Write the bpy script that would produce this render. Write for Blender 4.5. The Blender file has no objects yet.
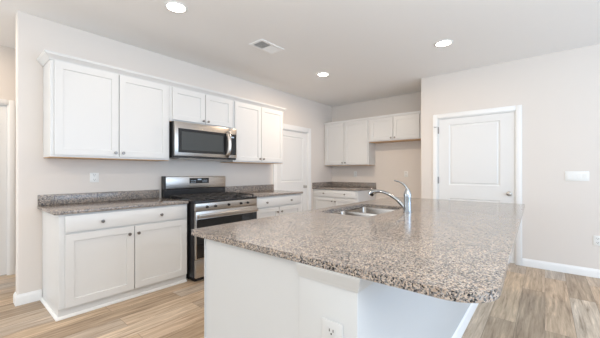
import bpy, bmesh, math, random
from mathutils import Vector, Matrix
random.seed(7)
S = bpy.context.scene
C = S.collection
PI = math.pi

# ------------------------------------------------------------------ camera, sky, light, exposure
cam = bpy.data.objects.new('camera', bpy.data.cameras.new('camera'))
C.objects.link(cam)
cam.location = (0, 0, 1.24)
cam.rotation_euler = (PI/2, 0, math.atan2(0.638901, 0.769289) - PI/2)
cam.data.sensor_width = 36
cam.data.lens = 36*295/600
cam.data.shift_y = 3/600
cam.data.clip_start = 0.02
S.camera = cam

P_WR, C_WR = 74, (0.66, 0.98, 1.42)

P_FL, C_FL = 138, (0.95, 1.02, 1.06)
P_LEFT, P_PANTRY, P_ALCOVE, P_BEHIND = 2.5, 3, 17, 7.5
C_LAMP = (1.22, 0.95, 0.70)
W = bpy.data.worlds.new('world'); S.world = W; W.use_nodes = True
bg = W.node_tree.nodes['Background']
bg.inputs['Color'].default_value = (0.92, 1.0, 1.08, 1)
bg.inputs['Strength'].default_value = 1.25

def area(name, loc, target, sx, sy, power, col):
    l = bpy.data.lights.new(name, 'AREA'); l.shape = 'RECTANGLE'
    l.size = sx; l.size_y = sy; l.energy = power; l.color = col
    o = bpy.data.objects.new(name, l); C.objects.link(o); o.location = loc
    d = Vector(target) - Vector(loc)
    o.rotation_euler = d.to_track_quat('-Z', 'Y').to_euler()
    return o
# daylight through the windows on the open right-hand side
area('window_and_fill_light', (2.2, -3.9, 1.45), (2.2, 0, 1.2), 4.5, 2.0, P_WR, C_WR)
area('window_and_fill_light', (-2.6, 4.4, 1.5), (0, 4.6, 1.4), 0.9, 1.6, 26, (0.85, 0.98, 1.1))  # cool fill added to brighten the hallway, not a known window
# unseen upward fill, added behind the camera to brighten the ceiling
area('ceiling_fill', (-0.2, -1.5, 1.65), (-0.05, -1.35, 2.74), 3.2, 2.8, P_FL, C_FL)

S.view_settings.view_transform = 'Standard'
S.view_settings.look = 'None'
S.view_settings.exposure = 0.12
S.view_settings.gamma = 1.0
S.view_settings.use_curve_mapping = False

# ------------------------------------------------------------------ materials
def mat(name, col, rough=0.5, metal=0.0, spec=0.5, emit=None, estr=0):
    m = bpy.data.materials.new(name); m.use_nodes = True
    b = m.node_tree.nodes['Principled BSDF']
    b.inputs['Base Color'].default_value = (*col, 1)
    b.inputs['Roughness'].default_value = rough
    b.inputs['Metallic'].default_value = metal
    b.inputs['Specular IOR Level'].default_value = spec
    if emit:
        b.inputs['Emission Color'].default_value = (*emit, 1)
        b.inputs['Emission Strength'].default_value = estr
    return m
def nodes(m): return m.node_tree.nodes, m.node_tree.links, m.node_tree.nodes['Principled BSDF']
def paint(name, col, rough=0.6, bump=0.04, scale=220):
    m = mat(name, col, rough); N, L, b = nodes(m)
    tc = N.new('ShaderNodeTexCoord'); nz = N.new('ShaderNodeTexNoise'); bp = N.new('ShaderNodeBump')
    nz.inputs['Scale'].default_value = scale; bp.inputs['Strength'].default_value = bump
    bp.inputs['Distance'].default_value = 0.002
    L.new(tc.outputs['Object'], nz.inputs['Vector']); L.new(nz.outputs['Fac'], bp.inputs['Height'])
    L.new(bp.outputs['Normal'], b.inputs['Normal'])
    return m
def ramp(N, stops, mode='LINEAR'):
    r = N.new('ShaderNodeValToRGB'); cr = r.color_ramp; cr.interpolation = mode
    while len(cr.elements) < len(stops): cr.elements.new(0.5)
    for e, (p, c) in zip(cr.elements, stops): e.position = p; e.color = (*c, 1)
    return r
def mix(N, L, fac, a, bcol, blend='MIX'):
    x = N.new('ShaderNodeMix'); x.data_type = 'RGBA'; x.blend_type = blend
    for sock, v in ((0, fac), (6, a), (7, bcol)):
        if hasattr(v, 'links'): L.new(v, x.inputs[sock])
        elif isinstance(v, tuple): x.inputs[sock].default_value = (*v, 1)
        else: x.inputs[sock].default_value = v
    return x.outputs[2]

M_wall = paint('wall_paint', (0.73, 0.68, 0.632), 0.7)
M_ceil = paint('ceiling_paint', (0.865, 0.855, 0.84), 0.8, 0.06, 150)
M_trim = paint('trim_paint', (0.84, 0.84, 0.83), 0.35, 0.01)
M_door = paint('door_paint', (0.77, 0.77, 0.76), 0.4, 0.01)
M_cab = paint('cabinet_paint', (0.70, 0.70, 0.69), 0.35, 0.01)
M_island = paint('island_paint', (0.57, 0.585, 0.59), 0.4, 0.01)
M_plate = mat('outlet_plastic', (0.82, 0.82, 0.80), 0.35)
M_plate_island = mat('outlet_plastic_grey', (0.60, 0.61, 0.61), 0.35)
M_slot = mat('slot_black', (0.03, 0.03, 0.03), 0.5)
M_nickel = mat('brushed_nickel', (0.27, 0.25, 0.23), 0.30, 1.0)
M_knob = mat('satin_nickel', (0.52, 0.49, 0.45), 0.28, 1.0)
M_chrome = mat('chrome', (0.44, 0.46, 0.475), 0.15, 1.0)
M_black = mat('black_enamel', (0.018, 0.018, 0.02), 0.25)
M_iron = mat('cast_iron', (0.03, 0.028, 0.027), 0.55)
M_glass = mat('oven_glass', (0.012, 0.012, 0.013), 0.06)
M_micglass = mat('microwave_window', (0.05, 0.055, 0.055), 0.22)
M_disp = mat('display_black', (0.012, 0.013, 0.015), 0.15)
M_digit = mat('display_digits', (0.35, 0.42, 0.5), 0.4, emit=(0.5, 0.65, 0.8), estr=0.25)
M_lens = mat('lamp_lens', (1, 1, 1), 0.4, emit=(1.0, 0.92, 0.80), estr=14)
M_vent = mat('vent_metal', (0.92, 0.92, 0.91), 0.4)
M_dark = mat('duct_grey', (0.55, 0.54, 0.53), 0.8)

def steel_mat():
    m = mat('stainless_steel', (0.52, 0.485, 0.45), 0.28, 1.0); N, L, b = nodes(m)
    tc = N.new('ShaderNodeTexCoord'); mp = N.new('ShaderNodeMapping'); mp.inputs['Scale'].default_value = (2, 2, 500)
    nz = N.new('ShaderNodeTexNoise'); nz.inputs['Scale'].default_value = 1.0
    L.new(tc.outputs['Object'], mp.inputs['Vector']); L.new(mp.outputs['Vector'], nz.inputs['Vector'])
    r = N.new('ShaderNodeMapRange'); r.inputs['To Min'].default_value = 0.22; r.inputs['To Max'].default_value = 0.36
    L.new(nz.outputs['Fac'], r.inputs['Value']); L.new(r.outputs['Result'], b.inputs['Roughness'])
    return m
M_steel = steel_mat()

def granite():
    m = mat('speckled_granite', (0.4, 0.36, 0.33), 0.14, spec=0.5); N, L, b = nodes(m)
    tc = N.new('ShaderNodeTexCoord'); nz = N.new('ShaderNodeTexNoise')
    nz.inputs['Scale'].default_value = 70; nz.inputs['Detail'].default_value = 3
    add = N.new('ShaderNodeVectorMath'); add.operation = 'MULTIPLY_ADD'
    L.new(tc.outputs['Object'], nz.inputs['Vector'])
    add.inputs[1].default_value = (0.006, 0.006, 0.006)
    L.new(nz.outputs['Color'], add.inputs[0]); L.new(tc.outputs['Object'], add.inputs[2])
    v = N.new('ShaderNodeTexVoronoi'); v.inputs['Scale'].default_value = 205
    L.new(add.outputs[0], v.inputs['Vector'])
    sp = N.new('ShaderNodeSeparateColor'); L.new(v.outputs['Color'], sp.inputs['Color'])
    r1 = ramp(N, [(0.0, (0.385, 0.315, 0.255)), (0.28, (0.50, 0.43, 0.365)), (0.50, (0.35, 0.335, 0.32)), (0.64, (0.15, 0.15, 0.155)), (0.82, (0.022, 0.024, 0.027))], 'CONSTANT')
    L.new(sp.outputs[0], r1.inputs['Fac'])
    v2 = N.new('ShaderNodeTexVoronoi'); v2.inputs['Scale'].default_value = 300
    L.new(add.outputs[0], v2.inputs['Vector'])
    sp2 = N.new('ShaderNodeSeparateColor'); L.new(v2.outputs['Color'], sp2.inputs['Color'])
    r2 = ramp(N, [(0.0, (0, 0, 0)), (0.80, (1, 1, 1))], 'CONSTANT')
    L.new(sp2.outputs[1], r2.inputs['Fac'])
    c = mix(N, L, r2.outputs['Color'], r1.outputs['Color'], (0.16, 0.15, 0.15))
    n2 = N.new('ShaderNodeTexNoise'); n2.inputs['Scale'].default_value = 9; n2.inputs['Detail'].default_value = 2
    L.new(tc.outputs['Object'], n2.inputs['Vector'])
    r3 = ramp(N, [(0.3, (0.85, 0.85, 0.86)), (0.7, (1.1, 1.08, 1.06))]); L.new(n2.outputs['Fac'], r3.inputs['Fac'])
    c = mix(N, L, 1.0, c, r3.outputs['Color'], 'MULTIPLY')
    L.new(c, b.inputs['Base Color'])
    return m
M_granite = granite()

def wood_floor():
    m = mat('oak_plank', (0.5, 0.38, 0.27), 0.38, spec=0.4); N, L, b = nodes(m)
    tc = N.new('ShaderNodeTexCoord')
    br = N.new('ShaderNodeTexBrick'); br.offset = 0.37; br.offset_frequency = 2
    br.inputs['Scale'].default_value = 1.0; br.inputs['Brick Width'].default_value = 1.5
    br.inputs['Row Height'].default_value = 0.185; br.inputs['Mortar Size'].default_value = 0.0012
    br.inputs['Mortar Smooth'].default_value = 0.0; br.inputs['Bias'].default_value = 0.0
    br.inputs['Color1'].default_value = (0, 0, 0, 1); br.inputs['Color2'].default_value = (1, 1, 1, 1)
    br.inputs['Mortar'].default_value = (0.5, 0.5, 0.5, 1)
    L.new(tc.outputs['Object'], br.inputs['Vector'])
    plank = ramp(N, [(0.0, (0.33, 0.25, 0.175)), (0.3, (0.52, 0.395, 0.27)), (0.5, (0.40, 0.355, 0.31)), (0.75, (0.50, 0.37, 0.25)), (1.0, (0.54, 0.455, 0.36))])
    L.new(br.outputs['Color'], plank.inputs['Fac'])
    off = N.new('ShaderNodeVectorMath'); off.operation = 'MULTIPLY_ADD'; off.inputs[1].default_value = (13, 7, 5)
    L.new(br.outputs['Color'], off.inputs[0]); L.new(tc.outputs['Object'], off.inputs[2])
    mp = N.new('ShaderNodeMapping'); mp.inputs['Scale'].default_value = (1.6, 22, 1)
    L.new(off.outputs[0], mp.inputs['Vector'])
    g = N.new('ShaderNodeTexNoise'); g.inputs['Scale'].default_value = 1.6; g.inputs['Detail'].default_value = 7
    g.inputs['Roughness'].default_value = 0.65; g.inputs['Distortion'].default_value = 0.5
    L.new(mp.outputs['Vector'], g.inputs['Vector'])
    gr = ramp(N, [(0.30, (0.42, 0.36, 0.31)), (0.43, (0.84, 0.81, 0.78)), (0.56, (1.08, 1.08, 1.08)), (0.68, (1.45, 1.45, 1.43))])
    L.new(g.outputs['Fac'], gr.inputs['Fac'])
    c = mix(N, L, 1.0, plank.outputs['Color'], gr.outputs['Color'], 'MULTIPLY')
    c = mix(N, L, br.outputs['Fac'], c, (0.16, 0.12, 0.09))
    L.new(c, b.inputs['Base Color'])
    return m
M_floor = wood_floor()

def raw_wood():
    m = mat('raw_maple', (0.62, 0.40, 0.22), 0.6); N, L, b = nodes(m)
    tc = N.new('ShaderNodeTexCoord'); mp = N.new('ShaderNodeMapping'); mp.inputs['Scale'].default_value = (2, 40, 40)
    nz = N.new('ShaderNodeTexNoise'); nz.inputs['Scale'].default_value = 1.5
    L.new(tc.outputs['Object'], mp.inputs['Vector']); L.new(mp.outputs['Vector'], nz.inputs['Vector'])
    r = ramp(N, [(0.3, (0.55, 0.34, 0.18)), (0.7, (0.68, 0.46, 0.27))]); L.new(nz.outputs['Fac'], r.inputs['Fac'])
    L.new(r.outputs['Color'], b.inputs['Base Color'])
    return m
M_raw = raw_wood()

# ------------------------------------------------------------------ mesh helpers
def box(bm, x0, x1, y0, y1, z0, z1, bev=0.0, seg=2, which=None):
    r = bmesh.ops.create_cube(bm, size=1.0)
    vs = r['verts']
    for v in vs:
        v.co = Vector((x0 if v.co.x < 0 else x1, y0 if v.co.y < 0 else y1, z0 if v.co.z < 0 else z1))
    if bev > 0:
        es = {e for v in vs for e in v.link_edges}
        if which: es = [e for e in es if which(e)]
        if es: bmesh.ops.bevel(bm, geom=list(es), offset=bev, segments=seg, profile=0.5, affect='EDGES', clamp_overlap=True)
def lathe(bm, prof, origin, axis, n=20):
    """prof: (radius, distance along axis); closed by caps where the radius is 0."""
    ax = Vector(axis).normalized()
    a = ax.orthogonal().normalized(); b = ax.cross(a)
    o = Vector(origin); rings = []
    for r, d in prof:
        if r < 1e-6: rings.append([bm.verts.new(o + ax*d)])
        else: rings.append([bm.verts.new(o + ax*d + (a*math.cos(t) + b*math.sin(t))*r) for t in [2*PI*i/n for i in range(n)]])
    for p, q in zip(rings, rings[1:]):
        for i in range(n):
            j = (i+1) % n
            if len(p) == 1 and len(q) == 1: continue
            if len(p) == 1: bm.faces.new((p[0], q[i], q[j]))
            elif len(q) == 1: bm.faces.new((p[i], q[0], p[j]))
            else: bm.faces.new((p[i], q[i], q[j], p[j]))
def tube(bm, pts, radii, n=14, flat=1.0):
    pts = [Vector(p) for p in pts]; rings = []
    up = None
    for i, p in enumerate(pts):
        t = (pts[min(i+1, len(pts)-1)] - pts[max(i-1, 0)]).normalized()
        if up is None: up = t.orthogonal().normalized()
        up = (up - t*up.dot(t)).normalized(); sd = t.cross(up)
        r = radii[i] if hasattr(radii, '__len__') else radii
        rings.append([bm.verts.new(p + (up*math.cos(a) + sd*math.sin(a)*flat)*r) for a in [2*PI*k/n for k in range(n)]])
    for p, q in zip(rings, rings[1:]):
        for i in range(n):
            j = (i+1) % n; bm.faces.new((p[i], q[i], q[j], p[j]))
    bm.faces.new(rings[0]); bm.faces.new(rings[-1])
def smooth_path(pts, n=6):
    P = [Vector(p) for p in pts]; out = []
    P2 = [P[0]*2-P[1]] + P + [P[-1]*2-P[-2]]
    for i in range(1, len(P2)-2):
        a, b, c, d = P2[i-1:i+3]
        for k in range(n):
            t = k/n
            out.append(0.5*((2*b) + (c-a)*t + (2*a-5*b+4*c-d)*t*t + (3*b-a-3*c+d)*t**3))
    out.append(P[-1]); return out
def sweep(bm, path, prof, closed=False):
    """path: (x, y) polyline, prof: (offset to the right of travel, z). Mitred, profile closed."""
    P = [Vector((p[0], p[1])) for p in path]; rings = []
    for i, p in enumerate(P):
        d0 = (P[i]-P[i-1]).normalized() if i > 0 else (P[1]-P[0]).normalized()
        d1 = (P[i+1]-P[i]).normalized() if i < len(P)-1 else d0
        n0 = Vector((d0.y, -d0.x)); n1 = Vector((d1.y, -d1.x))
        mv = (n0+n1); mv = mv/mv.dot(n0) if mv.length > 1e-6 else n0
        rings.append([bm.verts.new((p.x+mv.x*o, p.y+mv.y*o, z)) for o, z in prof])
    k = len(prof)
    for a, b in zip(rings, rings[1:]):
        for i in range(k):
            j = (i+1) % k; bm.faces.new((a[i], a[j], b[j], b[i]))
    bm.faces.new(rings[0]); bm.faces.new(list(reversed(rings[-1])))
def obj(name, bm, m, parent=None, ang=35, loc=None):
    bmesh.ops.recalc_face_normals(bm, faces=bm.faces)
    me = bpy.data.meshes.new(name); bm.to_mesh(me); bm.free()
    for p in me.polygons: p.use_smooth = True
    me.set_sharp_from_angle(angle=math.radians(ang))
    me.materials.append(m)
    o = bpy.data.objects.new(name, me); C.objects.link(o)
    if parent: o.parent = parent
    if loc: o.location = loc
    return o
def tag(o, label, cat, group=None, kind=None):
    o['label'] = label; o['category'] = cat
    if group: o['group'] = group
    if kind: o['kind'] = kind
    return o
def thing(name, label, cat, loc=(0, 0, 0), rotz=0, group=None):
    o = bpy.data.objects.new(name, None); C.objects.link(o)
    o.location = loc; o.rotation_euler = (0, 0, rotz); o.empty_display_size = 0.1
    return tag(o, label, cat, group)
def B(): return bmesh.new()
def boxobj(name, m, parent, *a, **k):
    bm = B(); box(bm, *a, **k); return obj(name, bm, m, parent)
def panelled(bm, x0, x1, y, z0, z1, t, panels, style):
    """front facing -y at y, thickness t towards +y, panels as (x0, x1, z0, z1)."""
    xs = sorted({x0, x1} | {v for p in panels for v in p[:2]}); zs = sorted({z0, z1} | {v for p in panels for v in p[2:]})
    V = {(x, z): bm.verts.new((x, y, z)) for x in xs for z in zs}; pf = []
    for xa, xb in zip(xs, xs[1:]):
        for za, zb in zip(zs, zs[1:]):
            f = bm.faces.new((V[xa, za], V[xb, za], V[xb, zb], V[xa, zb]))
            if any(p[0] <= xa and xb <= p[1] and p[2] <= za and zb <= p[3] for p in panels): pf.append(f)
    for f in bm.faces: f.normal_update()
    if style == 'shaker':
        bmesh.ops.inset_individual(bm, faces=pf, thickness=0.004, depth=-0.010)
    else:
        bmesh.ops.inset_individual(bm, faces=pf, thickness=0.014, depth=-0.010)
        bmesh.ops.inset_individual(bm, faces=pf, thickness=0.022, depth=0.0)
        bmesh.ops.inset_individual(bm, faces=pf, thickness=0.016, depth=0.007)
    a = [bm.verts.new(c) for c in ((x0, y, z0), (x1, y, z0), (x1, y, z1), (x0, y, z1))]
    b = [bm.verts.new(c) for c in ((x0, y+t, z0), (x1, y+t, z0), (x1, y+t, z1), (x0, y+t, z1))]
    bm.faces.new(list(b))
    for i in range(4):
        j = (i+1) % 4; bm.faces.new((a[i], a[j], b[j], b[i]))
def obj_nr(name, bm, m, parent=None):
    """as obj() for open shells made with known winding."""
    me = bpy.data.meshes.new(name); bm.to_mesh(me); bm.free(); me.materials.append(m)
    o = bpy.data.objects.new(name, me); C.objects.link(o)
    if parent: o.parent = parent
    return o

# ------------------------------------------------------------------ the setting
H = 2.74
YW = 3.77        # left wall face
XB = 5.69        # back wall of the alcove
XR = 4.89        # pantry wall face
YS = 1.538       # alcove side
def struct(name, bm, m, label, cat, parent=None):
    o = obj(name, bm, m, parent)
    return tag(o, label, cat, kind='structure')
bm = B(); box(bm, -4.0, 5.95, -4.6, 6.4, -0.12, 0.0)
struct('floor', bm, M_floor, 'oak coloured wood plank floor across the whole room', 'floor')
bm = B(); box(bm, -4.0, 5.95, -4.6, 6.4, H, H+0.12)
struct('ceiling', bm, M_ceil, 'flat pale greige ceiling with recessed lights', 'ceiling')
TW = 0.12
def vert_edge_at(x, y):
    def f(e):
        a, b = e.verts
        return abs(a.co.x-b.co.x) < 1e-5 and abs(a.co.y-b.co.y) < 1e-5 and abs(a.co.x-x) < 1e-4 and (y is None or abs(a.co.y-y) < 1e-4)
    return f
# left wall, with an opening for the door at its far end
D1 = (3.87, 4.79, 2.05)
bm = B()
box(bm, 0.43, D1[0], YW, YW+TW, 0, H, 0.018, 4, vert_edge_at(0.43, None))
box(bm, D1[0], D1[1], YW, YW+TW, D1[2], H)
box(bm, D1[1], XB+TW, YW, YW+TW, 0, H)
struct('wall_left', bm, M_wall, 'long greige wall behind the range and cabinets', 'wall')
bm = B(); box(bm, XB, XB+TW, YS, YW-0.001, 0, H)
struct('wall_back', bm, M_wall, 'greige back wall of the refrigerator alcove', 'wall')
D2 = (0.30, 1.285, 2.065)
bm = B()
box(bm, XR, XR+TW, D2[1], YS, 0, H, 0.015, 4, vert_edge_at(XR, YS))
box(bm, XR, XR+TW, D2[0], D2[1], D2[2], H)
box(bm, XR, XR+TW, -4.6, D2[0], 0, H)
box(bm, XR+TW, XB+TW, YS-TW, YS-0.001, 0, H)
struct('wall_right', bm, M_wall, 'greige wall around the pantry door on the right', 'wall')
D3 = (-0.36, 0.49, 2.05)
bm = B()
box(bm, -4.0, D3[0], 4.96, 5.08, 0, H); box(bm, D3[0], D3[1], 4.96, 5.08, D3[2], H); box(bm, D3[1], 3.0, 4.96, 5.08, 0, H)
struct('wall_hall', bm, M_wall, 'hallway wall past the left end of the kitchen wall', 'wall')

BASE = [(0, 0.0), (0.015, 0.0), (0.015, 0.072), (0.011, 0.082), (0.006, 0.088), (0.004, 0.098), (0, 0.1)]
def scaleprof(p, s): return [(o, z*s) for o, z in p]
bm = B(); sweep(bm, [(0.43, YW+TW), (0.43, YW), (0.602, YW)], BASE)
struct('baseboard_left', bm, M_trim, 'white baseboard wrapping the left end of the range wall', 'baseboard')
bm = B(); sweep(bm, [(XR, D2[0]-0.068), (XR, -4.6)], BASE)
struct('baseboard_right', bm, M_trim, 'white baseboard running right from the pantry door', 'baseboard')
bm = B(); sweep(bm, [(D3[1]+0.055, 4.96), (3.0, 4.96)], BASE)
struct('baseboard_hall', bm, M_trim, 'white baseboard along the hallway wall', 'baseboard')

def casing(name, loc, rotz, x0, x1, ztop, wd, label):
    """front faces local -y; x0..x1 is the opening."""
    bm = B(); t = 0.018
    box(bm, x0-wd, x0, -t, 0, 0, ztop+wd, 0.005, 2); box(bm, x1, x1+wd, -t, 0, 0, ztop+wd, 0.005, 2)
    box(bm, x0, x1, -t, 0, ztop, ztop+wd, 0.005, 2)
    # jamb lining
    box(bm, x0, x0+0.012, 0, 0.10, 0, ztop); box(bm, x1-0.012, x1, 0, 0.10, 0, ztop); box(bm, x0+0.012, x1-0.012, 0, 0.10, ztop-0.012, ztop)
    o = struct(name, bm, M_trim, label, 'trim'); o.location = loc; o.rotation_euler = (0, 0, rotz)
    return o
KNOB = [(0, 0), (0.030, 0), (0.031, 0.004), (0.024, 0.010), (0.011, 0.014), (0.010, 0.026), (0.016, 0.034), (0.026, 0.040), (0.029, 0.050), (0.026, 0.060), (0.016, 0.066), (0, 0.068)]
def int_door(name, loc, rotz, x0, x1, z1, panels, rec, knobx, knobz, hingex, hingez, label):
    bm = B(); panelled(bm, x0, x1, rec, 0.012, z1, 0.036, panels, 'raised')
    o = obj_nr(name, bm, M_door); tag(o, label, 'door', kind='structure'); o.location = loc; o.rotation_euler = (0, 0, rotz)
    if knobx is not None:
        bm = B(); lathe(bm, KNOB, (knobx, rec, knobz), (0, -1, 0)); obj('door_knob', bm, M_knob, o)
    for z in hingez:
        bm = B(); box(bm, hingex-0.009, hingex+0.009, rec-0.004, rec+0.002, z-0.05, z+0.05)
        lathe(bm, [(0, -0.052), (0.006, -0.052), (0.006, 0.052), (0, 0.052)], (hingex, rec-0.008, z), (0, 0, 1), 10)
        obj('hinge', bm, M_nickel, o)
    return o
casing('trim_1', (0, YW, 0), 0, D1[0], D1[1], D1[2], 0.095, 'white casing around the panel door on the range wall')
px0, px1 = D1[0]+0.115, D1[1]-0.115+0.0
int_door('door_1', (0, YW, 0), 0, D1[0]+0.014, D1[1]-0.014, 2.035,
         [(px0+0.02, px1-0.02, 1.05, 1.93), (px0+0.02, px1-0.02, 0.22, 0.85)], 0.018, 4.69, 0.945, 0, [], 'white two panel door on the range wall beside the far counter')
# pantry wall: local x = -y world
casing('trim_2', (XR, 0, 0), -PI/2, -D2[1], -D2[0], D2[2], 0.066, 'white casing around the pantry door on the right wall')
pd = int_door('door_2', (XR, 0, 0), -PI/2, -D2[1]+0.014, -D2[0]-0.014, D2[2]-0.016,
         [(-1.121, -0.475, 1.045, 1.955), (-1.121, -0.475, 0.22, 0.845)], 0.006, -0.375, 0.945, -D2[1]+0.012, [1.885, 1.115, 0.25], 'white two panel pantry door on the right wall')
bm = B(); tube(bm, [(-1.29, -0.012, 1.935), (-1.31, -0.03, 1.935), (-1.325, -0.045, 1.935)], 0.005, 8)
obj('door_stop', bm, M_nickel, pd)
casing('trim_3', (0, 4.96, 0), 0, D3[0], D3[1], D3[2], 0.055, 'white casing of the hallway door at the left edge')
int_door('door_3', (0, 4.96, 0), 0, D3[0]+0.014, D3[1]-0.014, D3[2]-0.016,
         [(-0.22, 0.35, 1.05, 1.93), (-0.22, 0.35, 0.22, 0.85)], 0.02, None, 0, 0, [], 'white hallway door at the far left edge')

# ------------------------------------------------------------------ cabinets
CK = [(0, 0), (0.009, 0), (0.009, 0.003), (0.006, 0.006), (0.006, 0.014), (0.013, 0.019), (0.0155, 0.024), (0.013, 0.028), (0, 0.030)]
def knob(parent, x, z, y=-0.02):
    bm = B(); lathe(bm, CK, (x, y, z), (0, -1, 0), 16)
    obj('knob', bm, M_nickel, parent)
def shaker(name, parent, x0, x1, z0, z1, rail=0.062, knobs=(), flat=False):
    bm = B()
    if flat:
        box(bm, x0, x1, -0.02, -0.0005, z0, z1, 0.003, 2); o = obj(name, bm, M_cab, parent)
    else:
        panelled(bm, x0, x1, -0.02, z0, z1, 0.0195, [(x0+rail, x1-rail, z0+rail, z1-rail)], 'shaker')
        o = obj_nr(name, bm, M_cab, parent)
    for kx, kz in knobs: knob(o, kx, kz)
    return o
def wall_cabinet(label, loc, rotz, w, depth, z0, z1, doors, group=None, bottom=True):
    t = thing('wall_cabinet', label, 'cabinet', loc, rotz, group)
    bm = B(); e = 0.018
    box(bm, 0.0005, w-0.0005, 0, depth, z0+e, z1, 0.002, 1)
    # the lower lip of the case: two sides and the face frame, underside set up behind them
    box(bm, 0.0005, e, 0, depth, z0, z0+e); box(bm, w-e, w-0.0005, 0, depth, z0, z0+e); box(bm, e, w-e, 0, e, z0, z0+e)
    obj('case', bm, M_cab, t)
    boxobj('bottom_panel', M_raw, t, 0.004, w-0.004, 0.003, depth, z0-0.006, z0-0.0005)
    for (x0, x1, za, zb, kx, kz) in doors: shaker('door', t, x0, x1, za, zb, knobs=[(kx, kz)])
    return t
YU = 3.445 + 0.02     # face frame of the wall cabinets; door fronts at 3.445
DU = YW - YU - 0.001
def X(v, o): return v-o
o0 = 0.612
wall_cabinet('tall white two door wall cabinet at the left end, left of the microwave', (o0, YU, 0), 0, 1.108, DU, 1.382, 2.29,
    [(0.640-o0, 1.166-o0, 1.40, 2.262, 1.135-o0, 1.44), (1.176-o0, 1.692-o0, 1.40, 2.262, 1.207-o0, 1.44)], 'white wall cabinets on the range wall')
o1 = 1.72
wall_cabinet('short white two door wall cabinet directly above the microwave', (o1, YU, 0), 0, 0.935, DU, 1.855, 2.29,
    [(1.752-o1, 2.193-o1, 1.875, 2.262, 2.162-o1, 1.905), (2.203-o1, 2.628-o1, 1.875, 2.262, 2.234-o1, 1.905)], 'white wall cabinets on the range wall')
o2 = 2.655
wall_cabinet('tall white two door wall cabinet right of the microwave', (o2, YU, 0), 0, 1.055, DU, 1.388, 2.29,
    [(2.682-o2, 3.190-o2, 1.405, 2.262, 3.158-o2, 1.445), (3.200-o2, 3.690-o2, 1.405, 2.262, 3.232-o2, 1.445)], 'white wall cabinets on the range wall')
CROWN = [(0.0005, 2.266), (0.006, 2.266), (0.008, 2.276), (0.012, 2.280), (0.022, 2.290), (0.034, 2.305), (0.040, 2.309), (0.042, 2.318), (0.046, 2.320), (0.046, 2.330), (0.0005, 2.330)]
bm = B(); sweep(bm, [(0.6115, YW-0.001), (0.6115, YU-0.001), (3.711, YU-0.001), (3.711, YW-0.001)], CROWN)
# flat top board behind the crown
box(bm, 0.612, 3.710, YU, YW-0.001, 2.2905, 2.300)
tag(obj('crown_molding', bm, M_cab), 'white crown molding along the tops of the range wall cabinets', 'molding')

XU = 5.37 + 0.02
wall_cabinet('tall white two door wall cabinet in the alcove corner', (XU, YW-0.001, 0), -PI/2, 1.068, XB-XU-0.001, 1.385, 2.29,
    [(0.03, 0.508, 1.40, 2.275, 0.478, 1.435), (0.518, 1.050, 1.40, 2.275, 0.548, 1.435)], 'white wall cabinets in the alcove')
wall_cabinet('short white two door cabinet high over the refrigerator space', (XU, 2.70, 0), -PI/2, 1.155, XB-XU-0.001, 1.835, 2.29,
    [(0.04, 0.502, 1.85, 2.275, 0.470, 1.885), (0.512, 0.985, 1.85, 2.275, 0.544, 1.885)], 'white wall cabinets in the alcove')
bm = B(); sweep(bm, [(XU-0.001, YW-0.001), (XU-0.001, YS+0.004)], [(0.0005, 2.278), (0.018, 2.278), (0.018, 2.284), (0.022, 2.29), (0.022, 2.325), (0.0005, 2.325)])
tag(obj('crown_molding', bm, M_cab), 'flat white molding along the tops of the alcove cabinets', 'molding')

def base_cabinet(label, loc, rotz, w, depth, doors, drawers, leftx=0.0, shoe_left=False, group='white base cabinets'):
    t = thing('base_cabinet', label, 'cabinet', loc, rotz, group)
    bm = B(); box(bm, 0, w, 0, depth, 0.088, 0.883, 0.002, 1); box(bm, 0.0, w, 0.022, depth, 0, 0.088)
    obj('case', bm, M_cab, t)
    bm = B()
    SH = [(0.0005, 0), (0.018, 0), (0.018, 0.012), (0.010, 0.022), (0.0005, 0.024)]
    path = [(0, depth), (0, 0.022), (w, 0.022)] if shoe_left else [(0, 0.022), (w, 0.022)]
    sweep(bm, path, SH); obj('shoe_molding', bm, M_trim, t)
    for (x0, x1, za, zb, kx, kz) in doors: shaker('door', t, x0, x1, za, zb, knobs=[(kx, kz)])
    for (x0, x1, za, zb, ks) in drawers: shaker('drawer', t, x0, x1, za, zb, knobs=ks, flat=True)
    return t
YB = 3.115
a = 0.606
base_cabinet('white base cabinet left of the range, open floor to its left', (a, YB, 0), 0, 1.146, YW-YB-0.002,
    [(0.646-a, 1.184-a, 0.094, 0.712, 1.140-a, 0.640), (1.194-a, 1.735-a, 0.094, 0.712, 1.222-a, 0.640)],
    [(0.646-a, 1.735-a, 0.728, 0.868, [(0.915-a, 0.795), (1.448-a, 0.795)])], shoe_left=True)
b = 2.698
base_cabinet('white base cabinet between the range and the panel door', (b, YB, 0), 0, 1.075, YW-YB-0.020,
    [(2.785-b, 3.228-b, 0.094, 0.716, 3.192-b, 0.642), (3.238-b, 3.74-b, 0.094, 0.716, 3.28-b, 0.642)],
    [(2.785-b, 3.74-b, 0.732, 0.868, [(2.972-b, 0.798), (3.50-b, 0.798)])])
XC = 4.965
base_cabinet('white base cabinet at the back of the alcove corner', (XC, YW-0.001, 0), -PI/2, 1.065, XB-XC-0.002,
    [(0.05, 0.531, 0.094, 0.722, 0.498, 0.655), (0.541, 1.03, 0.094, 0.722, 0.577, 0.655)],
    [(0.05, 1.03, 0.738, 0.872, [(0.295, 0.805), (0.79, 0.805)])])

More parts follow.
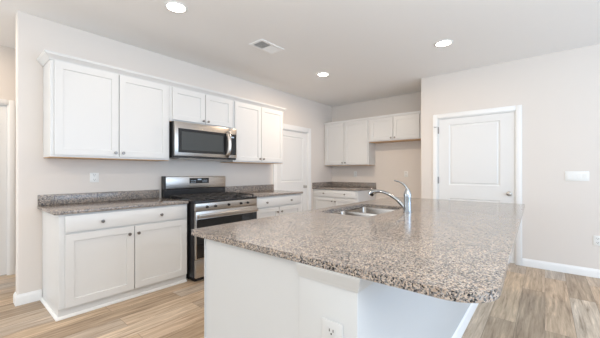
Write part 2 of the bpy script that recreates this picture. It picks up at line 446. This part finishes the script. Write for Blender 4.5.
# ------------------------------------------------------------------ countertops
CT = 0.914; CB = 0.884
def counter(label, x0, x1, y0, y1, splash, group='granite counters along the walls'):
    t = thing('countertop', label, 'countertop', (x0, y0, CB), 0, group)
    bm = B(); box(bm, 0, x1-x0, 0, y1-y0, 0, CT-CB, 0.004, 2); obj('slab', bm, M_granite, t)
    for nm, (a0, a1, b0, b1) in splash:
        bm = B(); box(bm, a0-x0, a1-x0, b0-y0, b1-y0, CT-CB+0.0005, 1.018-CB, 0.003, 2); obj(nm, bm, M_granite, t)
YC = 3.085
counter('granite countertop left of the range', 0.570, 1.755, YC, YW-0.001, [('backsplash', (0.572, 1.735, YW-0.022, YW-0.001))])
counter('granite countertop right of the range, ending at the panel door', 2.692, 3.80, YC, YW-0.020, [('backsplash', (2.70, 3.76, YW-0.041, YW-0.020))])
counter('granite countertop in the alcove corner beneath the far wall cabinet', 4.935, XB-0.001, 2.675, YW-0.001,
    [('backsplash', (XB-0.022, XB-0.001, 2.68, YW-0.023)), ('side_splash', (4.94, XB-0.001, YW-0.022, YW-0.001))])

# ------------------------------------------------------------------ range
RX0, RX1, RY = 1.775, 2.682, 2.995
def build_range():
    t = thing('gas_range', 'freestanding stainless gas range with black oven door between the counters', 'range', (RX0, RY, 0))
    w = RX1-RX0; d = YW-RY-0.025
    bm = B(); box(bm, 0, w, 0.02, d, 0.05, 0.885, 0.003, 1); box(bm, 0.03, w-0.03, 0.05, d-0.05, 0.0, 0.05); obj('body', bm, M_black, t)
    bm = B(); box(bm, -0.004, w+0.004, -0.012, d-0.07, 0.8855, 0.912, 0.006, 2); obj('cooktop', bm, M_black, t)
    # backguard
    bg_ = obj('backguard', (lambda bm: (box(bm, 0, w, d-0.075, d, 1.02, 1.182, 0.008, 3), bm)[1])(B()), M_steel, t)
    bm = B(); box(bm, 0.002, w-0.002, d-0.068, d, 0.8855, 1.0195, 0.003, 1); obj('backguard_base', bm, M_black, t)
    boxobj('end_cap', M_black, t, -0.018, -0.0005, d-0.08, d, 0.90, 1.186)
    dx0, dx1 = 2.098-RX0, 2.392-RX0
    ds = boxobj('display', M_disp, bg_, dx0, dx1, d-0.079, d-0.0755, 1.085, 1.158)
    boxobj('clock_window', M_digit, ds, dx0+0.12, dx0+0.175, d-0.0803, d-0.0792, 1.130, 1.147)
    for i in range(4):
        for j in range(2):
            for q in (0.02, 0.195):
                boxobj('button', M_digit, ds, dx0+q+i*0.02, dx0+q+0.012+i*0.02, d-0.0803, d-0.0792, 1.10+j*0.022, 1.106+j*0.022)
    # control panel and burner knobs
    bm = B(); box(bm, 0, w, -0.014, 0.019, 0.800, 0.8850, 0.004, 2); obj('control_panel', bm, M_steel, t)
    for x in (1.918, 2.030, 2.220, 2.408, 2.518):
        bm = B(); lathe(bm, [(0, 0), (0.016, 0), (0.016, 0.006), (0.013, 0.009), (0.012, 0.024), (0.0, 0.026)], (x-RX0, -0.0145, 0.842), (0, -1, 0), 18)
        box(bm, x-RX0-0.003, x-RX0+0.003, -0.042, -0.0402, 0.842, 0.852); obj('burner_knob', bm, M_black, t)
    # oven door
    dr = obj('oven_door', (lambda bm: (box(bm, 0.003, w-0.003, -0.022, 0.018, 0.262, 0.796, 0.004, 2), bm)[1])(B()), M_steel, t)
    boxobj('door_glass', M_glass, dr, 0.012, w-0.012, -0.0245, -0.0225, 0.272, 0.708)
    bm = B(); box(bm, 0.02, w-0.02, -0.072, -0.05, 0.725, 0.768, 0.009, 3)
    for x in (0.035, w-0.065): box(bm, x, x+0.03, -0.052, -0.0222, 0.733, 0.760)
    obj('oven_handle', bm, M_steel, dr)
    bm = B(); box(bm, 0.003, w-0.003, -0.020, 0.018, 0.055, 0.255, 0.004, 2); obj('storage_drawer', bm, M_steel, t)
    # burners and grates
    cx = [0.19*w, 0.5*w, 0.81*w]
    for x in (cx[0], cx[2]):
        for y in (0.16, 0.47):
            bm = B(); lathe(bm, [(0, 0), (0.055, 0), (0.05, 0.008), (0.032, 0.009), (0.032, 0.016), (0, 0.017)], (x, y, 0.9125), (0, 0, 1), 20); obj('burner', bm, M_iron, t)
    bm = B(); lathe(bm, [(0, 0), (0.055, 0), (0.05, 0.008), (0.036, 0.009), (0.036, 0.016), (0, 0.017)], (cx[1], 0.315, 0.9125), (0, 0, 1), 20); obj('burner', bm, M_iron, t)
    for i in range(3):
        x0 = 0.02+i*(w-0.04)/3+0.003; x1 = 0.02+(i+1)*(w-0.04)/3-0.003; y0, y1 = 0.025, 0.61
        bm = B(); s = 0.006
        for x in (x0, (x0+x1)/2-s, x1-2*s): box(bm, x, x+2*s, y0, y1, 0.934, 0.948, 0.002, 1)
        for y in (y0, 0.16-s, 0.315-s, 0.47-s, y1-2*s): box(bm, x0, x1, y, y+2*s, 0.934, 0.948, 0.002, 1)
        for x in (x0, x1-2*s):
            for y in (y0, y1-2*s): box(bm, x, x+2*s, y, y+2*s, 0.9125, 0.935)
        obj('grate', bm, M_iron, t)
build_range()

# ------------------------------------------------------------------ microwave
def build_micro():
    x0, x1, y0, z0, z1 = 1.738, 2.652, 3.372, 1.412, 1.850
    t = thing('microwave_oven', 'stainless over-the-range microwave mounted under the short cabinet', 'microwave', (x0, y0, z0))
    w = x1-x0; h = z1-z0; d = YW-y0-0.003
    bm = B(); box(bm, 0, w, 0.03, d, 0.0, h, 0.003, 1); box(bm, 0.004, w-0.004, 0.008, 0.0301, 0.0, 0.022); obj('body', bm, M_black, t)
    boxobj('grease_filter', M_steel, t, 0.1, w-0.1, 0.08, d-0.1, -0.006, -0.0005)
    fr = obj('door', (lambda bm: (box(bm, 0.002, w-0.135, 0.0, 0.0295, 0.024, h-0.002, 0.004, 2), bm)[1])(B()), M_steel, t)
    g = boxobj('window_surround', M_glass, fr, 0.045, w-0.140, -0.003, -0.0005, 0.065, h-0.082)
    boxobj('window', M_micglass, g, 0.085, w-0.235, -0.0045, -0.0032, 0.098, h-0.118)
    bm = B(); box(bm, w-0.133, w-0.001, 0.0, 0.0295, 0.024, h-0.002, 0.004, 2); cp = obj('control_panel', bm, M_steel, t)
    kp = boxobj('keypad', M_glass, cp, w-0.132, w-0.012, -0.003, -0.0005, 0.065, h-0.082)
    bm = B(); box(bm, w-0.10, w-0.05, -0.0042, -0.0032, h-0.135, h-0.115); obj('clock_window', bm, M_digit, kp)
    bm = B()
    pts = smooth_path([(w-0.175, -0.003, 0.045), (w-0.172, -0.03, 0.065), (w-0.168, -0.052, 0.12), (w-0.166, -0.060, h/2-0.01), (w-0.168, -0.052, h-0.14), (w-0.172, -0.03, h-0.085), (w-0.175, -0.003, h-0.065)], 5)
    tube(bm, pts, 0.014, 14, 1.9); obj('door_handle', bm, M_steel, fr)
build_micro()

SX0, SX1, SY0, SY1 = 1.95, 2.74, 0.985, 1.430
def rrect(x0, x1, y0, y1, rads, n=8):
    """corner order: (x0,y0) (x1,y0) (x1,y1) (x0,y1)"""
    pts = []
    for (cx, cy, a0), r in zip(((x0, y0, PI), (x1, y0, 1.5*PI), (x1, y1, 0), (x0, y1, 0.5*PI)), rads):
        ox = cx + (r if cx == x0 else -r); oy = cy + (r if cy == y0 else -r)
        for k in range(n+1):
            an = a0 + k*(PI/2)/n; pts.append((ox+math.cos(an)*r, oy+math.sin(an)*r))
    return pts
def plate_with_hole(bm, outer, holes, z0, z1, bev):
    es = []
    for loop in [outer]+holes:
        vs = [bm.verts.new((x, y, z0)) for x, y in loop]
        for i in range(len(vs)): es.append(bm.edges.new((vs[i], vs[(i+1) % len(vs)])))
    r = bmesh.ops.triangle_fill(bm, edges=es, use_beauty=True)
    faces = [f for f in r['geom'] if isinstance(f, bmesh.types.BMFace)]
    ex = bmesh.ops.extrude_face_region(bm, geom=faces)
    top = [v for v in ex['geom'] if isinstance(v, bmesh.types.BMVert)]
    for v in top: v.co.z = z1
    bmesh.ops.recalc_face_normals(bm, faces=bm.faces)
    if bev:
        ed = [e for e in bm.edges if len(e.link_faces) == 2 and e.verts[0].co.z == z1 and e.verts[1].co.z == z1 and abs(e.link_faces[0].normal.z-e.link_faces[1].normal.z) > 0.5]
        bmesh.ops.bevel(bm, geom=ed, offset=bev, segments=2, profile=0.5, affect='EDGES')
# ------------------------------------------------------------------ island
def island_outline():
    pts = rrect(0.889, 3.77, 0.098, 1.548, (0.13, 0.03, 0.03, 0.018))
    return [(x, y + 0.06*max(0, (x-1.3))/2.47*max(0, (1.0-y)/0.9)) for x, y in pts]
def build_island():
    XE = 0.905; XF = 3.66
    t = thing('kitchen_island', 'white kitchen island base with corbel trim under the granite top', 'island', (XE, 0.495, 0))
    def L(bm): return bm
    # cabinet side, to the kitchen
    bm = B()
    plate_with_hole(bm, [(0.004, 0.262), (XF-XE, 0.262), (XF-XE, 0.962), (0.05, 0.962), (0.05, 0.926), (0.004, 0.926)],
                    [rrect(SX0-XE-0.03, SX1-XE+0.03, SY0-0.495-0.03, SY1-0.495+0.010, (0.03,)*4, 2)], 0, 0.883, 0)
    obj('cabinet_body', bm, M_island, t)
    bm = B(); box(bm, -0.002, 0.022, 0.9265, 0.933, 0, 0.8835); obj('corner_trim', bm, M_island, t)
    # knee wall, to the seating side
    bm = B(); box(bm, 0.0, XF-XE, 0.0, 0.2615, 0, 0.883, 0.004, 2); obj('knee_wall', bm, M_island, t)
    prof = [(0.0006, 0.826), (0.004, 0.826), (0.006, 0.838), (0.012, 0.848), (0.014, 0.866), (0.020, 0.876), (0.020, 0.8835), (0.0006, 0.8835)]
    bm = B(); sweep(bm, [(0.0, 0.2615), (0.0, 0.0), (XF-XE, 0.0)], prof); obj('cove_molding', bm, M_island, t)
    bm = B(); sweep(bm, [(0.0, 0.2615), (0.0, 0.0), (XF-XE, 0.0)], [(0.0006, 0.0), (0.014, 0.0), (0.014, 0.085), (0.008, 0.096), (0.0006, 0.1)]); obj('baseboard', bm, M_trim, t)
build_island()

bm = B()
plate_with_hole(bm, island_outline(), [rrect(SX0, SX1, SY0, SY1, (0.035,)*4)], CB, CT, 0.004)
tag(obj('countertop', bm, M_granite), 'large granite island countertop with a rounded near corner and sink cutout', 'countertop')

def build_sink():
    t = thing('double_sink', 'stainless double bowl undermount sink set in the island top', 'sink', (SX0, SY0, CB))
    mid = (SX1-SX0)*0.5; dw = 0.014
    for (a, b) in ((0.004, mid-dw), (mid+dw, SX1-SX0-0.004)):
        bm = B(); rings = []
        for (ins, z) in ((-0.006, -0.002), (0.0, -0.002), (0.004, -0.02), (0.012, -0.16), (0.03, -0.185), (0.06, -0.192)):
            rr = max(0.035-ins*0.3, 0.02)
            rings.append([bm.verts.new((x, y, z)) for x, y in rrect(a+ins, b-ins, 0.0+ins, SY1-SY0-ins, (rr,)*4, 5)])
        for p, q in zip(rings, rings[1:]):
            n = len(p)
            for i in range(n): bm.faces.new((p[i], p[(i+1) % n], q[(i+1) % n], q[i]))
        bm.faces.new(rings[-1])
        o = obj('bowl', bm, M_sink, t, 50)
        bm = B(); lathe(bm, [(0, 0.001), (0.02, 0.001), (0.035, 0.003), (0.045, 0.003), (0.045, 0.0)], ((a+b)/2, (SY1-SY0)/2, -0.191), (0, 0, 1), 20); obj('drain', bm, M_chrome, o)
    boxobj('divider', M_sink, t, mid-dw+0.012, mid+dw-0.012, 0.01, SY1-SY0-0.01, -0.06, -0.0025)
M_sink = mat('sink_steel', (0.36, 0.32, 0.285), 0.2, 1.0)
build_sink()

def build_faucet():
    fx, fy = 2.409, 0.862
    t = thing('faucet', 'single lever pull-out chrome faucet behind the island sink', 'faucet', (fx, fy, CT))
    bm = B(); lathe(bm, [(0, 0.0005), (0.035, 0.0005), (0.035, 0.004), (0.031, 0.008), (0.0295, 0.06), (0.0295, 0.12), (0.031, 0.135), (0.029, 0.150), (0.022, 0.172), (0.012, 0.192), (0, 0.198)], (0, 0, 0), (0, 0, 1), 24)
    obj('body', bm, M_chrome, t)
    bm = B(); pts = smooth_path([(0, 0.012, 0.022), (0, 0.042, 0.056), (0, 0.095, 0.103), (0, 0.165, 0.140), (0, 0.228, 0.158), (0, 0.272, 0.158)], 5)
    n = len(pts); tube(bm, pts, [0.019-0.006*min(1, 1.6*i/n) for i in range(n)], 16); obj('spout', bm, M_chrome, t)
    bm = B(); pts = smooth_path([(0, 0.255, 0.159), (0, 0.285, 0.156), (0, 0.312, 0.146), (0, 0.328, 0.128)], 4)
    n = len(pts); tube(bm, pts, [0.0145+0.0125*min(1, 1.5*i/n) for i in range(n)], 16); obj('spray_head', bm, M_chrome, t)
    bm = B(); pts = smooth_path([(0, 0.004, 0.186), (0, 0.018, 0.212), (0, 0.055, 0.240), (0, 0.112, 0.256)], 5)
    n = len(pts); tube(bm, pts, [0.012-0.007*i/n for i in range(n)], 12, 0.8); obj('lever', bm, M_chrome, t)
build_faucet()

# ------------------------------------------------------------------ outlets, switches, lamps, vent
def outlet(label, loc, rotz, w=0.075, h=0.115, pm=None):
    pm = pm or M_plate
    t = thing('wall_outlet', label, 'outlet', loc, rotz, 'duplex wall outlets')
    bm = B(); box(bm, -w/2, w/2, -0.006, 0, -h/2, h/2, 0.003, 2); pl = obj('cover_plate', bm, pm, t)
    for s in (-1, 1):
        bm = B(); box(bm, -0.018, 0.018, -0.0085, -0.0062, s*0.024-0.016, s*0.024+0.016, 0.002, 1); r = obj('receptacle', bm, pm, t)
        bm = B()
        for x in (-0.008, 0.008): box(bm, x-0.0015, x+0.0015, -0.0095, -0.0086, s*0.024, s*0.024+0.010)
        lathe(bm, [(0, 0), (0.0032, 0), (0.0032, 0.001), (0, 0.001)], (0, -0.0086, s*0.024-0.007), (0, -1, 0), 10)
        obj('slots', bm, M_slot, r)
outlet('white outlet on the range wall above the left counter backsplash', (1.038, YW, 1.18), 0, 0.085, 0.105)
outlet('white outlet on the alcove wall above the corner counter', (XB, 3.165, 1.195), -PI/2)
outlet('white outlet on the bare alcove wall of the refrigerator space', (XB, 2.06, 1.20), -PI/2)
outlet('white outlet low on the right wall beyond the pantry door', (XR, -0.475, 0.435), -PI/2)
outlet('white outlet on the near end of the island, below the trim', (0.905, 0.597, 0.635), -PI/2, 0.092, 0.125, M_plate_island)
def switch():
    t = thing('switch_plate', 'wide white multi switch plate on the wall right of the pantry door', 'light switch', (XR, -0.297, 1.19), -PI/2)
    bm = B(); box(bm, -0.107, 0.107, -0.007, 0, -0.058, 0.058, 0.003, 2); obj('cover_plate', bm, M_plate, t)
    for i in range(4):
        x = (i-1.5)*0.047
        bm = B(); box(bm, x-0.017, x+0.017, -0.0095, -0.0072, -0.034, 0.034, 0.002, 1); obj('rocker', bm, M_plate, t)
switch()
def downlight(label, x, y, power):
    t = thing('recessed_light', label, 'ceiling light', (x, y, H), 0, 'recessed ceiling lights')
    bm = B(); lathe(bm, [(0.078, 0.0), (0.10, 0.0), (0.10, 0.003), (0.095, 0.007), (0.082, 0.008), (0.078, 0.006)], (0, 0, -0.0005), (0, 0, -1), 32); obj('trim_ring', bm, M_plate, t)
    bm = B(); lathe(bm, [(0, 0), (0.0775, 0), (0.0775, 0.004), (0, 0.005)], (0, 0, -0.0005), (0, 0, -1), 32); obj('lens', bm, M_lens, t)
    l = bpy.data.lights.new('lamp', 'AREA'); l.shape = 'DISK'; l.size = 0.14; l.energy = power;  l.color = C_LAMP
    o = bpy.data.objects.new('lamp', l); C.objects.link(o); o.parent = t; o.location = (0, 0, -0.012)
# unseen lamps added for light: near end, behind the camera, in the hallway
for lb, x, y in (('added unseen recessed ceiling light over the near end of the island', 1.345, 0.91), ('added unseen recessed ceiling light behind the camera toward the range wall', -1.1, 2.58),
                 ('added unseen recessed ceiling light straight behind the camera', -1.1, 0.91), ('added unseen recessed ceiling light in the hallway past the wall end', -0.1, 4.35)):
    downlight(lb, x, y, P_BEHIND)
downlight('recessed ceiling light in front of the left wall cabinets', 1.345, 2.58, P_LEFT)
downlight('recessed ceiling light in front of the pantry wall', 3.71, 0.91, P_PANTRY)
downlight('recessed ceiling light over the far end near the alcove', 3.71, 2.62, P_ALCOVE)
def vent():
    x0, x1, y0, y1 = 2.278, 2.650, 2.448, 2.675
    t = thing('ceiling_vent', 'white rectangular louvered air register in the ceiling', 'vent', (x0, y0, H))
    w, d = x1-x0, y1-y0
    bm = B(); f = 0.036
    for a in ((0, w, 0, f), (0, w, d-f, d), (0, f, f, d-f), (w-f, w, f, d-f), (w/2-0.006, w/2+0.006, f, d-f)): box(bm, a[0], a[1], a[2], a[3], -0.008, -0.0005, 0.002, 1)
    obj('frame', bm, M_vent, t)
    boxobj('backing', M_dark, t, f, w-f, f, d-f, -0.0016, -0.0006)
    for half, s in ((0, 1), (1, -1)):
        xa = f+0.002 if half == 0 else w/2+0.008; xb = w/2-0.008 if half == 0 else w-f-0.002
        n = 9
        for i in range(n):
            x = xa+(i+0.5)*(xb-xa)/n; bm = B(); hw = 0.0085
            dx, dz = hw*math.cos(0.7)*s, hw*math.sin(0.7)
            vs = [bm.verts.new(c) for c in ((x-dx, f, -0.009-dz+0.001), (x+dx, f, -0.009+dz-0.001), (x+dx, d-f, -0.009+dz-0.001), (x-dx, d-f, -0.009-dz+0.001))]
            fc = bm.faces.new(vs); ex = bmesh.ops.extrude_face_region(bm, geom=[fc])
            for v in ex['geom']:
                if isinstance(v, bmesh.types.BMVert): v.co.z += 0.0012
            obj('louver', bm, M_vent, t)
vent()
